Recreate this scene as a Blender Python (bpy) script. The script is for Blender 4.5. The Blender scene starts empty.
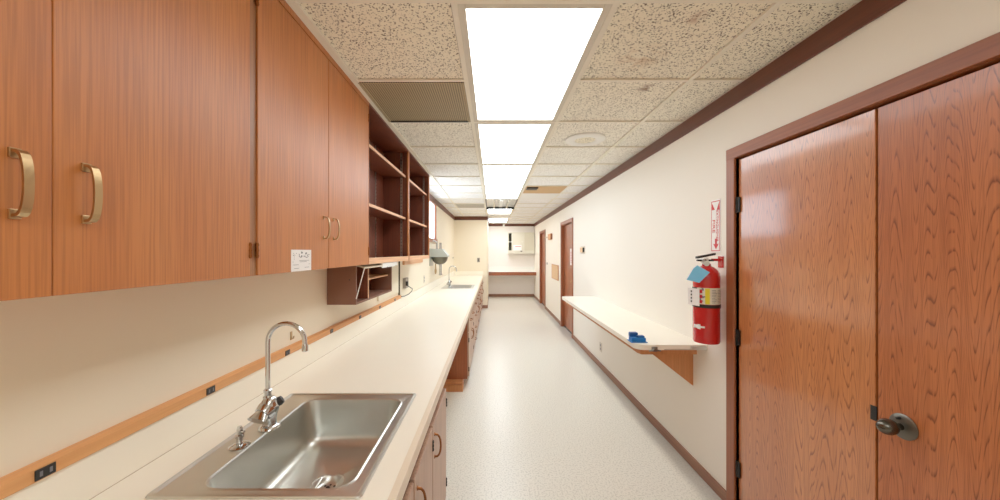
import bpy, bmesh, math, random
from mathutils import Vector, Matrix
random.seed(7)
PI = math.pi
COL = bpy.context.scene.collection

# ------------------------------------------------------------------ colours
def lin(r, g, b):
    f = lambda c: (c/255/12.92) if c/255 <= .04045 else ((c/255+.055)/1.055)**2.4
    return (f(r), f(g), f(b), 1)

# ------------------------------------------------------------------ materials
def newmat(name):
    m = bpy.data.materials.new(name); m.use_nodes = True
    nt = m.node_tree
    b = nt.nodes['Principled BSDF']
    return m, nt, b
def N(nt, t, **kw):
    n = nt.nodes.new(t)
    for k, v in kw.items():
        if k in n.inputs.keys() if hasattr(n.inputs, 'keys') else False: n.inputs[k].default_value = v
        else: setattr(n, k, v)
    return n
def plain(name, c, rough=.5, metal=0, spec=.5, bump=0, bscale=200, var=0.0, vscale=3, coat=0):
    m, nt, b = newmat(name)
    b.inputs['Base Color'].default_value = c
    b.inputs['Roughness'].default_value = rough
    b.inputs['Metallic'].default_value = metal
    b.inputs['Specular IOR Level'].default_value = spec
    b.inputs['Coat Weight'].default_value = coat
    tc = N(nt, 'ShaderNodeTexCoord')
    if var > 0:
        n = N(nt, 'ShaderNodeTexNoise'); n.inputs['Scale'].default_value = vscale; n.inputs['Detail'].default_value = 4
        nt.links.new(tc.outputs['Object'], n.inputs['Vector'])
        mx = N(nt, 'ShaderNodeMix', data_type='RGBA')
        mx.inputs[6].default_value = tuple(x*(1-var) for x in c[:3])+(1,)
        mx.inputs[7].default_value = tuple(min(1, x*(1+var*.5)) for x in c[:3])+(1,)
        nt.links.new(n.outputs['Fac'], mx.inputs[0]); nt.links.new(mx.outputs[2], b.inputs['Base Color'])
    if bump > 0:
        n = N(nt, 'ShaderNodeTexNoise'); n.inputs['Scale'].default_value = bscale
        nt.links.new(tc.outputs['Object'], n.inputs['Vector'])
        bp = N(nt, 'ShaderNodeBump'); bp.inputs['Strength'].default_value = bump; bp.inputs['Distance'].default_value = .002
        nt.links.new(n.outputs['Fac'], bp.inputs['Height']); nt.links.new(bp.outputs[0], b.inputs['Normal'])
    return m
def wood(name, light, mid, dark, rough=.4, rings=0.0, axis='z', fine=120, bands=6, seed=0.0, finew=.35, coat=0.0, ringw=.95):
    """straight grained veneer; rings > 0 adds flat-sawn cathedral figure"""
    m, nt, b = newmat(name)
    b.inputs['Roughness'].default_value = rough
    b.inputs['Coat Weight'].default_value = coat
    b.inputs['Coat Roughness'].default_value = .11
    tc = N(nt, 'ShaderNodeTexCoord'); oi = N(nt, 'ShaderNodeObjectInfo')
    ad = N(nt, 'ShaderNodeVectorMath', operation='ADD'); ad.inputs[1].default_value = (seed, seed*1.7, seed*.6)
    nt.links.new(tc.outputs['Object'], ad.inputs[0])
    def stretched(sc, k, detail, dist=0):
        mp = N(nt, 'ShaderNodeMapping')
        s = [sc, sc, sc]; s['xyz'.index(axis)] = sc*k
        mp.inputs['Scale'].default_value = s
        nt.links.new(ad.outputs[0], mp.inputs['Vector'])
        n = N(nt, 'ShaderNodeTexNoise'); n.inputs['Scale'].default_value = 1; n.inputs['Detail'].default_value = detail
        n.inputs['Distortion'].default_value = dist
        nt.links.new(mp.outputs[0], n.inputs['Vector']); return n
    a = stretched(bands, .08, 3)
    cr = N(nt, 'ShaderNodeValToRGB')
    cr.color_ramp.elements[0].position = .3; cr.color_ramp.elements[0].color = mid
    cr.color_ramp.elements[1].position = .7; cr.color_ramp.elements[1].color = light
    nt.links.new(a.outputs['Fac'], cr.inputs[0])
    f = stretched(fine, .02, 2)
    fr = N(nt, 'ShaderNodeValToRGB')
    fr.color_ramp.elements[0].position = .38; fr.color_ramp.elements[0].color = (1, 1, 1, 1)
    fr.color_ramp.elements[1].position = .58; fr.color_ramp.elements[1].color = (0, 0, 0, 1)
    nt.links.new(f.outputs['Fac'], fr.inputs[0])
    ml = N(nt, 'ShaderNodeMath', operation='MULTIPLY'); ml.inputs[1].default_value = finew
    nt.links.new(fr.outputs[0], ml.inputs[0])
    mx = N(nt, 'ShaderNodeMix', data_type='RGBA')
    mx.inputs[7].default_value = dark
    nt.links.new(ml.outputs[0], mx.inputs[0]); nt.links.new(cr.outputs[0], mx.inputs[6])
    out = mx.outputs[2]
    if rings > 0:
        r = stretched(12, .022, 1.0, .03)
        g = stretched(60, .10, 2)
        sp = N(nt, 'ShaderNodeSeparateXYZ'); nt.links.new(ad.outputs[0], sp.inputs[0])
        zz = N(nt, 'ShaderNodeMath', operation='MULTIPLY'); zz.inputs[1].default_value = rings*.34; nt.links.new(sp.outputs[2], zz.inputs[0])
        s0 = N(nt, 'ShaderNodeMath', operation='MULTIPLY_ADD'); s0.inputs[1].default_value = rings
        nt.links.new(r.outputs['Fac'], s0.inputs[0]); nt.links.new(zz.outputs[0], s0.inputs[2])
        sc = N(nt, 'ShaderNodeMath', operation='ADD'); nt.links.new(s0.outputs[0], sc.inputs[0])
        g2 = N(nt, 'ShaderNodeMath', operation='MULTIPLY'); g2.inputs[1].default_value = .5
        nt.links.new(g.outputs['Fac'], g2.inputs[0]); nt.links.new(g2.outputs[0], sc.inputs[1])
        fc = N(nt, 'ShaderNodeMath', operation='FRACT'); nt.links.new(sc.outputs[0], fc.inputs[0])
        rr = N(nt, 'ShaderNodeValToRGB')
        e = rr.color_ramp.elements
        e[0].position = 0; e[0].color = (1, 1, 1, 1); e[1].position = .22; e[1].color = (0, 0, 0, 1)
        x = e.new(.92); x.color = (0, 0, 0, 1); x = e.new(1.0); x.color = (.9, .9, .9, 1)
        nt.links.new(fc.outputs[0], rr.inputs[0])
        br = stretched(170, .035, 2)
        bm_ = N(nt, 'ShaderNodeMapRange'); bm_.inputs[1].default_value = .36; bm_.inputs[2].default_value = .52
        nt.links.new(br.outputs['Fac'], bm_.inputs[0])
        m2 = N(nt, 'ShaderNodeMath', operation='MULTIPLY'); nt.links.new(rr.outputs[0], m2.inputs[0]); nt.links.new(bm_.outputs[0], m2.inputs[1])
        m3 = N(nt, 'ShaderNodeMath', operation='MULTIPLY'); m3.inputs[1].default_value = ringw; nt.links.new(m2.outputs[0], m3.inputs[0])
        mx2 = N(nt, 'ShaderNodeMix', data_type='RGBA'); mx2.inputs[7].default_value = dark
        nt.links.new(m3.outputs[0], mx2.inputs[0]); nt.links.new(out, mx2.inputs[6]); out = mx2.outputs[2]
    nt.links.new(out, b.inputs['Base Color'])
    bp = N(nt, 'ShaderNodeBump'); bp.inputs['Strength'].default_value = .12; bp.inputs['Distance'].default_value = .001
    nt.links.new(f.outputs['Fac'], bp.inputs['Height']); nt.links.new(bp.outputs[0], b.inputs['Normal'])
    return m
def emis(name, c, s, rough=.4):
    m, nt, b = newmat(name)
    b.inputs['Base Color'].default_value = (.85, .85, .82, 1); b.inputs['Roughness'].default_value = rough
    b.inputs['Emission Color'].default_value = c
    # fine prismatic dimple pattern of the acrylic lens
    tc = N(nt, 'ShaderNodeTexCoord'); v = N(nt, 'ShaderNodeTexVoronoi'); v.inputs['Scale'].default_value = 90
    nt.links.new(tc.outputs['Object'], v.inputs['Vector'])
    mr = N(nt, 'ShaderNodeMapRange'); mr.inputs[3].default_value = s*1.1; mr.inputs[4].default_value = s*.8
    nt.links.new(v.outputs['Distance'], mr.inputs[0]); nt.links.new(mr.outputs[0], b.inputs['Emission Strength'])
    return m

M = {}
M['cab'] = wood('cabinet_veneer', lin(202, 126, 66), lin(188, 110, 54), lin(136, 74, 32), rough=.40, fine=190, bands=8, finew=.36)
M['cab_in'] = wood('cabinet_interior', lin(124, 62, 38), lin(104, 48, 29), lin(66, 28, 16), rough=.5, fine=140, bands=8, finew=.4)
M['stile'] = wood('stile_wood', lin(176, 124, 82), lin(156, 102, 64), lin(104, 60, 36), rough=.4, fine=150, bands=20)
M['edge'] = wood('shelf_edge_wood', lin(240, 190, 148), lin(226, 170, 124), lin(180, 122, 82), rough=.45, axis='y')
M['oak_a'] = wood('oak_leaf_a', lin(208, 132, 78), lin(192, 114, 62), lin(122, 60, 30), rough=.34, rings=33, fine=230, bands=5, finew=.26, seed=3.1, coat=1.0)
M['oak_b'] = wood('oak_leaf_b', lin(196, 116, 68), lin(180, 100, 54), lin(112, 54, 28), rough=.36, rings=33, fine=230, bands=5, finew=.26, seed=11.4, coat=.3)
M['oak_c'] = wood('oak_leaf_c', lin(178, 106, 72), lin(160, 90, 58), lin(110, 56, 34), rough=.35, rings=18, fine=160, bands=5, finew=.25, seed=7.4)
M['casing'] = wood('casing_wood', lin(162, 94, 58), lin(144, 80, 48), lin(98, 50, 28), rough=.4, fine=130, bands=10, finew=.3)
M['casing_h'] = wood('casing_head_wood', lin(162, 94, 58), lin(144, 80, 48), lin(98, 50, 28), rough=.4, fine=130, bands=10, axis='y', finew=.3)
M['crown'] = wood('ceiling_trim_wood', lin(108, 52, 28), lin(92, 42, 21), lin(60, 26, 12), rough=.45, fine=100, bands=8, axis='y', finew=.3)
M['crown_x'] = wood('ceiling_trim_wood_across', lin(108, 52, 28), lin(92, 42, 21), lin(60, 26, 12), rough=.45, fine=100, bands=8, axis='x', finew=.3)
M['base'] = wood('base_cabinet_wood', lin(200, 164, 138), lin(182, 144, 120), lin(136, 98, 78), rough=.4, fine=140, bands=9, finew=.35)
M['base_dk'] = wood('base_end_wood', lin(170, 96, 56), lin(150, 78, 42), lin(104, 50, 26), rough=.42, fine=120, bands=9, finew=.35)
M['raceway'] = wood('raceway_wood', lin(228, 166, 106), lin(216, 150, 90), lin(184, 118, 64), rough=.5, fine=90, bands=6, axis='y', finew=.2)
M['bboard'] = wood('baseboard_wood', lin(160, 116, 92), lin(142, 98, 76), lin(96, 62, 46), rough=.5, fine=90, bands=8, axis='y', finew=.3)
M['bracket'] = wood('bracket_wood', lin(206, 138, 86), lin(190, 120, 70), lin(150, 88, 48), rough=.5, fine=110, bands=8, finew=.25)
M['cubby'] = plain('cubby_brown', lin(126, 84, 66), .55, var=.08)
M['black_in'] = plain('shadow_gap', lin(20, 14, 12), .8)
M['wall_l'] = plain('wall_paint_cream', lin(240, 229, 206), .6, var=.03, vscale=1.2)
M['wall_r'] = plain('wall_paint_white', lin(243, 237, 226), .6, var=.03, vscale=1.2)
M['wall_b'] = plain('wall_paint_back', lin(240, 234, 230), .6, var=.02)
M['counter'] = plain('laminate_cream', lin(250, 244, 228), .3, var=.02, vscale=6)
M['counter_edge'] = plain('laminate_edge', lin(230, 214, 190), .4)
M['seam'] = plain('seam_dark', lin(190, 172, 146), .8)
M['steel'] = plain('brushed_steel', (.66, .66, .62, 1), .33, 1.0, bump=.05, bscale=120, var=.1, vscale=9)
M['steel_dk'] = plain('steel_dark', (.25, .25, .24, 1), .35, 1.0)
M['chrome'] = plain('chrome', (.60, .61, .62, 1), .08, 1.0)
M['brass'] = plain('brass_satin', lin(190, 160, 118), .3, 1.0)
M['copper'] = plain('hinge_bronze', lin(150, 92, 52), .35, 1.0)
M['blackmetal'] = plain('black_metal', lin(40, 38, 36), .4, .6)
M['knob'] = plain('knob_pewter', lin(96, 92, 84), .25, 1.0)
M['rosette'] = plain('rosette_pewter', lin(112, 108, 100), .4, 1.0)
M['black'] = plain('black_plastic', lin(24, 24, 24), .4)
M['white'] = plain('white_paint', lin(240, 240, 236), .5)
M['grid'] = plain('ceiling_grid_cream', lin(238, 232, 216), .5)
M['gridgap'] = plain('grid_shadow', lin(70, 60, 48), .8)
M['troffer'] = plain('troffer_enamel', lin(214, 208, 192), .45)
M['cream'] = plain('cream_board', lin(236, 228, 204), .5)
M['beige'] = plain('beige_cabinet', lin(222, 218, 202), .5)
M['beige2'] = plain('beige_cabinet_recessed', lin(210, 204, 184), .5)
M['dark_in'] = plain('cabinet_dark_inside', lin(86, 84, 62), .7)
M['tan'] = plain('tan_board', lin(222, 184, 142), .7, var=.05, vscale=20)
M['tangrille'] = plain('tan_grille', lin(206, 168, 120), .7, var=.1, vscale=8)
M['red'] = plain('red_enamel', lin(196, 22, 24), .25, coat=.4)
M['redsign'] = plain('red_print', lin(206, 30, 40), .5)
M['blue_tag'] = plain('blue_tag', lin(120, 205, 250), .5)
M['blue'] = plain('blue_plastic', lin(0, 110, 186), .35)
M['blue_d'] = plain('blue_plastic_dark', lin(0, 80, 150), .35)
M['paper'] = plain('paper', lin(246, 244, 242), .6)
M['label'] = plain('label_print', lin(228, 224, 206), .5)
M['yellow'] = plain('yellow_print', lin(232, 214, 40), .5)
M['ink'] = plain('ink', lin(30, 28, 34), .6)
M['inkgrey'] = plain('ink_grey', lin(120, 120, 126), .6)
M['pink'] = plain('ink_pink', lin(214, 120, 130), .6)
M['grey_metal'] = plain('grey_hammered', lin(176, 180, 172), .35, .3)
M['grey_bowl'] = plain('dark_bowl', lin(104, 98, 84), .3, .6)
M['cord'] = plain('dark_cord', lin(84, 74, 52), .6)
M['outlet'] = plain('outlet_plate', lin(214, 204, 188), .5)
M['outlet_d'] = plain('outlet_plate_grey', lin(150, 142, 130), .5)
M['glasspane'] = emis('frosted_daylight_pane', (.72, .86, 1, 1), 4.0)
M['lens_n'] = emis('lens_near', (.95, .985, 1, 1), 5.2)
M['lens_f'] = emis('lens_far', (.80, .90, 1, 1), 6.6)
M['lens_b'] = emis('lens_end', (.92, .96, 1, 1), 11)
M['lens_dim'] = emis('lens_dim', (1, .95, .82, 1), .6)  # faint emission given to an unlit lens so it reads cream

# ceiling tile material: cream fissured mineral fibre with stains
def tile_mat():
    m, nt, b = newmat('ceiling_tile_fissured')
    b.inputs['Roughness'].default_value = .9
    tc = N(nt, 'ShaderNodeTexCoord')
    v = N(nt, 'ShaderNodeTexVoronoi'); v.inputs['Scale'].default_value = 105; v.inputs['Randomness'].default_value = 1
    dn = N(nt, 'ShaderNodeTexNoise'); dn.inputs['Scale'].default_value = 40; dn.inputs['Detail'].default_value = 4
    nt.links.new(tc.outputs['Object'], dn.inputs['Vector'])
    am = N(nt, 'ShaderNodeVectorMath', operation='MULTIPLY_ADD'); am.inputs[1].default_value = (.03, .03, .03)
    nt.links.new(dn.outputs['Color'], am.inputs[0]); nt.links.new(tc.outputs['Object'], am.inputs[2])
    nt.links.new(am.outputs[0], v.inputs['Vector'])
    r = N(nt, 'ShaderNodeValToRGB'); r.color_ramp.elements[0].position = .32; r.color_ramp.elements[0].color = (1, 1, 1, 1)
    r.color_ramp.elements[1].position = .45; r.color_ramp.elements[1].color = (0, 0, 0, 1)
    nt.links.new(v.outputs['Distance'], r.inputs[0])
    n = N(nt, 'ShaderNodeTexNoise'); n.inputs['Scale'].default_value = 95; n.inputs['Detail'].default_value = 2
    nt.links.new(tc.outputs['Object'], n.inputs['Vector'])
    r2 = N(nt, 'ShaderNodeValToRGB'); r2.color_ramp.elements[0].position = .42; r2.color_ramp.elements[1].position = .52
    nt.links.new(n.outputs['Fac'], r2.inputs[0])
    mu = N(nt, 'ShaderNodeMath', operation='MULTIPLY'); nt.links.new(r.outputs[0], mu.inputs[0]); nt.links.new(r2.outputs[0], mu.inputs[1])
    sxyz = N(nt, 'ShaderNodeSeparateXYZ'); nt.links.new(tc.outputs['Object'], sxyz.inputs[0])
    # base colour whitens with depth, making the far ceiling brighter; specks fade
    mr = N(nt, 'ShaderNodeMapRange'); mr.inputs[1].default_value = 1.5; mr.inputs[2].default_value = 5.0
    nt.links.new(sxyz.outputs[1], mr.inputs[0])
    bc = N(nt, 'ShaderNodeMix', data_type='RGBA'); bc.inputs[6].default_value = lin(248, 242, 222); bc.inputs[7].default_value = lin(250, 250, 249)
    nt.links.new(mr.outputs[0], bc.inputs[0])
    mx = N(nt, 'ShaderNodeMix', data_type='RGBA'); mx.inputs[7].default_value = lin(84, 66, 44)
    m8 = N(nt, 'ShaderNodeMath', operation='MULTIPLY'); nt.links.new(mu.outputs[0], m8.inputs[0])
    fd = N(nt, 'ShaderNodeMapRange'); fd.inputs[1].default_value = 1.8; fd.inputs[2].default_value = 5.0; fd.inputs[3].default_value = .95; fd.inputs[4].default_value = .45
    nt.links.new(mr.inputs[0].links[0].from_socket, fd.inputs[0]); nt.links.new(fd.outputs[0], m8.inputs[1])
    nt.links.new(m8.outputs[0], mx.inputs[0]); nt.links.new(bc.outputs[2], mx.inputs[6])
    out = mx.outputs[2]
    for (sx, sy, rad, st, c) in ((.726, 1.70, .13, .5, lin(196, 146, 84)), (.825, 1.41, .05, .8, lin(160, 100, 50)), (.885, 2.02, .06, 1.0, lin(120, 70, 36))):
        d = N(nt, 'ShaderNodeVectorMath', operation='DISTANCE'); d.inputs[1].default_value = (sx, sy, 0)
        fl = N(nt, 'ShaderNodeCombineXYZ'); nt.links.new(sxyz.outputs[0], fl.inputs[0]); nt.links.new(sxyz.outputs[1], fl.inputs[1])
        nt.links.new(fl.outputs[0], d.inputs[0])
        mp = N(nt, 'ShaderNodeMapRange'); mp.inputs[1].default_value = rad; mp.inputs[2].default_value = 0; mp.inputs[3].default_value = 0; mp.inputs[4].default_value = st
        nt.links.new(d.outputs['Value'], mp.inputs[0])
        n4 = N(nt, 'ShaderNodeTexNoise'); n4.inputs['Scale'].default_value = 22; nt.links.new(tc.outputs['Object'], n4.inputs['Vector'])
        r4 = N(nt, 'ShaderNodeMapRange'); r4.inputs[1].default_value = .4; r4.inputs[2].default_value = .6; nt.links.new(n4.outputs['Fac'], r4.inputs[0])
        q = N(nt, 'ShaderNodeMath', operation='MULTIPLY'); nt.links.new(mp.outputs[0], q.inputs[0]); nt.links.new(r4.outputs[0], q.inputs[1])
        x = N(nt, 'ShaderNodeMix', data_type='RGBA'); x.inputs[7].default_value = c
        nt.links.new(q.outputs[0], x.inputs[0]); nt.links.new(out, x.inputs[6]); out = x.outputs[2]
    nt.links.new(out, b.inputs['Base Color'])
    bp = N(nt, 'ShaderNodeBump'); bp.inputs['Strength'].default_value = .6; bp.inputs['Distance'].default_value = .003; bp.invert = True
    nt.links.new(mu.outputs[0], bp.inputs['Height']); nt.links.new(bp.outputs[0], b.inputs['Normal'])
    return m
M['tile'] = tile_mat()
def floor_mat():
    m, nt, b = newmat('speckled_vinyl_floor')
    tc = N(nt, 'ShaderNodeTexCoord')
    n = N(nt, 'ShaderNodeTexNoise'); n.inputs['Scale'].default_value = 90; n.inputs['Detail'].default_value = 3
    nt.links.new(tc.outputs['Object'], n.inputs['Vector'])
    r = N(nt, 'ShaderNodeValToRGB'); r.color_ramp.elements[0].position = .36; r.color_ramp.elements[0].color = lin(206, 202, 190)
    r.color_ramp.elements[1].position = .52; r.color_ramp.elements[1].color = lin(232, 228, 216)
    nt.links.new(n.outputs['Fac'], r.inputs[0])
    n2 = N(nt, 'ShaderNodeTexNoise'); n2.inputs['Scale'].default_value = 1.6; n2.inputs['Detail'].default_value = 4
    nt.links.new(tc.outputs['Object'], n2.inputs['Vector'])
    mr = N(nt, 'ShaderNodeMapRange'); mr.inputs[1].default_value = .3; mr.inputs[2].default_value = .7; mr.inputs[3].default_value = .29; mr.inputs[4].default_value = .30
    nt.links.new(n2.outputs['Fac'], mr.inputs[0]); nt.links.new(mr.outputs[0], b.inputs['Roughness'])
    # greyer band along the edge of the right wall
    s = N(nt, 'ShaderNodeSeparateXYZ'); nt.links.new(tc.outputs['Object'], s.inputs[0])
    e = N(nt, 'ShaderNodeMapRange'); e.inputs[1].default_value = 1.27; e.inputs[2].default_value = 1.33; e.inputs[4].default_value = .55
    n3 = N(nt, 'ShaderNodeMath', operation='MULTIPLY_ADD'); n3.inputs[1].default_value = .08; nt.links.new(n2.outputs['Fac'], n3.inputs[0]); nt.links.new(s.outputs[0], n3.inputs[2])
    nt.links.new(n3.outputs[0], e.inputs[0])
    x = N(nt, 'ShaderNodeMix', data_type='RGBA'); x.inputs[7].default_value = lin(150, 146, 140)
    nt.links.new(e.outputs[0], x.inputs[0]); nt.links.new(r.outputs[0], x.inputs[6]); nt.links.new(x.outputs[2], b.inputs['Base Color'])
    return m
M['floor'] = floor_mat()
def grille_mat(name, c1, c2, sc):
    m, nt, b = newmat(name)
    b.inputs['Roughness'].default_value = .6
    tc = N(nt, 'ShaderNodeTexCoord'); v = N(nt, 'ShaderNodeTexVoronoi'); v.inputs['Scale'].default_value = sc; v.inputs['Randomness'].default_value = 0
    nt.links.new(tc.outputs['Object'], v.inputs['Vector'])
    r = N(nt, 'ShaderNodeValToRGB'); r.color_ramp.elements[0].position = .3; r.color_ramp.elements[0].color = c2
    r.color_ramp.elements[1].position = .42; r.color_ramp.elements[1].color = c1
    nt.links.new(v.outputs['Distance'], r.inputs[0]); nt.links.new(r.outputs[0], b.inputs['Base Color']); return m
M['grille'] = grille_mat('perforated_grille', lin(176, 158, 122), lin(84, 70, 48), 75)
M['grille2'] = grille_mat('perforated_grille_grey', lin(196, 190, 178), lin(136, 130, 118), 60)

# ------------------------------------------------------------------ mesh builder
class MB:
    def __init__(s): s.bm = bmesh.new(); s.curved = False
    def box(s, x0, x1, y0, y1, z0, z1, b=0, mi=0, seg=2):
        t = bmesh.new(); bmesh.ops.create_cube(t, size=1)
        for v in t.verts:
            v.co = Vector((x0+(x1-x0)*(v.co.x+.5), y0+(y1-y0)*(v.co.y+.5), z0+(z1-z0)*(v.co.z+.5)))
        if b > 0:
            bmesh.ops.bevel(t, geom=t.edges[:], offset=min(b, .49*min(abs(x1-x0), abs(y1-y0), abs(z1-z0))), segments=seg, affect='EDGES', profile=.5)
        return s.add(t, mi)
    def add(s, t, mi=0):
        me = bpy.data.meshes.new('t'); 
        for f in t.faces: f.material_index = mi
        t.to_mesh(me); t.free(); s.bm.from_mesh(me); bpy.data.meshes.remove(me); return s
    def grid(s, rings, cap0=True, cap1=True, closed=True, mi=0):
        V = [[s.bm.verts.new(p) for p in r] for r in rings]
        n = len(rings[0]); s.curved = s.curved or n > 6
        for a, b in zip(V, V[1:]):
            for i in range(n if closed else n-1):
                j = (i+1) % n
                f = s.bm.faces.new((a[i], a[j], b[j], b[i])); f.material_index = mi
        if cap0: s.bm.faces.new(list(reversed(V[0]))).material_index = mi
        if cap1: s.bm.faces.new(V[-1]).material_index = mi
        return s
    def tube(s, pts, r, n=12, mi=0):
        pts = [Vector(p) for p in pts]; rs = r if isinstance(r, (list, tuple)) else [r]*len(pts)
        rings = []; up = None
        for i, p in enumerate(pts):
            d = (pts[min(i+1, len(pts)-1)] - pts[max(i-1, 0)]).normalized()
            if up is None: up = Vector((0, 0, 1)) if abs(d.z) < .9 else Vector((0, 1, 0))
            a = d.cross(up).normalized(); c = a.cross(d).normalized(); up = c
            rings.append([p + a*math.cos(2*PI*k/n)*rs[i] + c*math.sin(2*PI*k/n)*rs[i] for k in range(n)])
        return s.grid(rings, mi=mi)
    def lathe(s, prof, o=(0, 0, 0), axis=(0, 0, 1), n=32, mi=0, sx=1, cap=True):
        q = Vector((0, 0, 1)).rotation_difference(Vector(axis).normalized()); o = Vector(o)
        rings = [[o + q @ Vector((r*math.cos(2*PI*k/n)*sx, r*math.sin(2*PI*k/n), z)) for k in range(n)] for r, z in prof]
        return s.grid(rings, cap, cap, mi=mi)
    def prism(s, poly, a, b, axis='y', mi=0):
        """poly of 2d points extruded from a to b on the axis"""
        def P(u, v, w):
            return {'y': (u, w, v), 'x': (w, u, v), 'z': (u, v, w)}[axis]
        return s.grid([[P(u, v, a) for u, v in poly], [P(u, v, b) for u, v in poly]], mi=mi)
    def arc(s, cx, cy, r, a0, a1, z0, z1, mi=0, n=16, t=.001):
        A = [math.radians(a0+(a1-a0)*i/n) for i in range(n+1)]
        p = [(cx+r*math.cos(a), cy+r*math.sin(a)) for a in A] + [(cx+(r-t)*math.cos(a), cy+(r-t)*math.sin(a)) for a in reversed(A)]
        return s.prism(p, z0, z1, 'z', mi)

WL = {}
def lk(o, parent, w):
    COL.objects.link(o); WL[o.name] = Vector(w)
    if parent is not None:
        o.parent = parent; o.location = Vector(w) - WL[parent.name]
    else: o.location = Vector(w)
    return o
def ob(name, mb, mats, parent=None, origin=None, angle=None, **props):
    """one mesh object; geometry is given in room coordinates"""
    if angle is None: angle = 32 if mb.curved else 8
    bm = mb.bm; bmesh.ops.recalc_face_normals(bm, faces=bm.faces)
    if origin is None:
        if parent is not None: origin = WL[parent.name]
        else:
            xs = [v.co for v in bm.verts]; lo = [min(c[i] for c in xs) for i in range(3)]; hi = [max(c[i] for c in xs) for i in range(3)]
            origin = Vector(((lo[0]+hi[0])/2, (lo[1]+hi[1])/2, lo[2]))
    origin = Vector(origin)
    bmesh.ops.translate(bm, verts=bm.verts, vec=-origin)
    me = bpy.data.meshes.new(name); bm.to_mesh(me); bm.free()
    if not isinstance(mats, (list, tuple)): mats = [mats]
    for m in mats: me.materials.append(M[m] if isinstance(m, str) else m)
    for p in me.polygons: p.use_smooth = True
    try: me.set_sharp_from_angle(angle=math.radians(angle))
    except Exception: pass
    o = bpy.data.objects.new(name, me); lk(o, parent, origin)
    for k, v in props.items(): o[k] = v
    return o
def thing(name, loc, label=None, category=None, group=None, kind=None):
    o = bpy.data.objects.new(name, None); o.empty_display_size = .05; lk(o, None, loc)
    if label: o['label'] = label
    if category: o['category'] = category
    if group: o['group'] = group
    if kind: o['kind'] = kind
    return o
def copy_tree(o, parent=None, delta=(0, 0, 0)):
    c = o.copy(); COL.objects.link(c); c.parent = parent
    WL[c.name] = WL[o.name] + Vector(delta)
    if parent is None: c.location = WL[c.name]
    for ch in [x for x in bpy.data.objects if x.parent == o]: copy_tree(ch, c, delta)
    return c
def lettering(name, body, size, loc, rot, mat, parent, sx=1.0, **props):
    cu = bpy.data.curves.new('t', 'FONT'); cu.body = body; cu.size = size; cu.align_x = 'CENTER'; cu.align_y = 'CENTER'; cu.extrude = .0004
    t = bpy.data.objects.new('t', cu); COL.objects.link(t)
    dg = bpy.context.evaluated_depsgraph_get(); me = bpy.data.meshes.new_from_object(t.evaluated_get(dg))
    bpy.data.objects.remove(t); me.materials.clear(); me.materials.append(M[mat])
    me.transform(Matrix.Scale(sx, 4, (1, 0, 0))); me.transform(rot.to_4x4())
    o = bpy.data.objects.new(name, me); lk(o, parent, loc); return o

# ------------------------------------------------------------------ room numbers (metres; camera stands at x=0 y=0)
CAMZ = 1.48; CEIL = 2.4135; XR = 1.38; XL = -1.01; YW = 9.2; YB = 11.6; YF = -3.0; XW = -.139
S = dict(kind='structure')
ob('floor', MB().box(-1.15, 1.6, YF-.1, YB+.1, -.08, 0), 'floor', origin=(0, 0, 0), **S)
wl = MB()
wy0, wy1, wz0, wz1 = 4.45, 6.14, 1.70, 2.30
wl.box(XL-.12, XL, YF, wy0, 0, 2.46).box(XL-.12, XL, wy1, YW, 0, 2.46).box(XL-.12, XL, wy0, wy1, 0, wz0).box(XL-.12, XL, wy0, wy1, wz1, 2.46)
ob('wall_left', wl, 'wall_l', origin=(0, 0, 0), **S)
D = [(.56, 1.978), (6.05, 6.97), (9.18, 10.12)]
wr = MB(); y = YF
for a, b in D:
    wr.box(XR, XR+.14, y, a, 0, 2.46); wr.box(XR, XR+.14, a, b, 2.01, 2.46); y = b
wr.box(XR, XR+.14, y, YB, 0, 2.46)
ob('wall_right', wr, 'wall_r', origin=(0, 0, 0), **S)
ob('wall_back', MB().box(XW, XR+.14, YB, YB+.12, 0, 2.46), 'wall_b', origin=(0, 0, 0), **S)
ob('wall_front', MB().box(XL-.12, XR+.14, YF-.12, YF, 0, 2.46), 'wall_r', origin=(0, 0, 0), **S)
ob('wall_end', MB().box(XL-.12, XW, YW, YB+.12, 0, 2.46), 'wall_l', origin=(0, 0, 0), **S)

# ceiling with its exposed grid
cl = ob('ceiling', MB().box(XL-.12, XR+.14, YF-.12, YB+.12, CEIL+.012, CEIL+.09), 'tile', origin=(0, 0, 0), **S)
LX0, LX1 = -.145, .466
xs = [LX0-.61, LX0, LX1, LX1+.61]
rows = [1.305+.61*k for k in range(-7, 17)]
g = MB(); w = .012
for x in xs:
    g.box(x-w, x+w, YF, YB, CEIL, CEIL+.011)
for r in rows:
    for x0, x1 in ((XL, LX0-.61), (LX0-.61, LX0), (LX1, LX1+.61), (LX1+.61, XR)):
        g.box(x0+(w if x0 != XL else 0), x1-(w if x1 != XR else 0), r-w*.8, r+w*.8, CEIL+.001, CEIL+.011)
for r in rows:
    k = round((r-1.305)/.61)
    if k % 2 == 0 or r > 8.6: g.box(LX0+w, LX1-w, r-w, r+w, CEIL, CEIL+.011)
ob('ceiling_grid', g, 'grid', cl)
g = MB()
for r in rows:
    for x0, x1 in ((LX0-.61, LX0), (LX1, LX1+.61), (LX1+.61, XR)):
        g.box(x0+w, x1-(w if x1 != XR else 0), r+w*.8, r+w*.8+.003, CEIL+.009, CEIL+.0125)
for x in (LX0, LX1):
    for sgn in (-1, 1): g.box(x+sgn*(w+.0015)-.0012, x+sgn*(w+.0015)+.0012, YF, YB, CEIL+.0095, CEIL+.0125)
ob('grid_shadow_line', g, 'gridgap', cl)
# perimeter angle over the wall cabinets
ob('wall_angle', MB().box(-.775, -.735, YF, 4.26, CEIL-.002, CEIL+.011), 'grid', cl)

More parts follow.
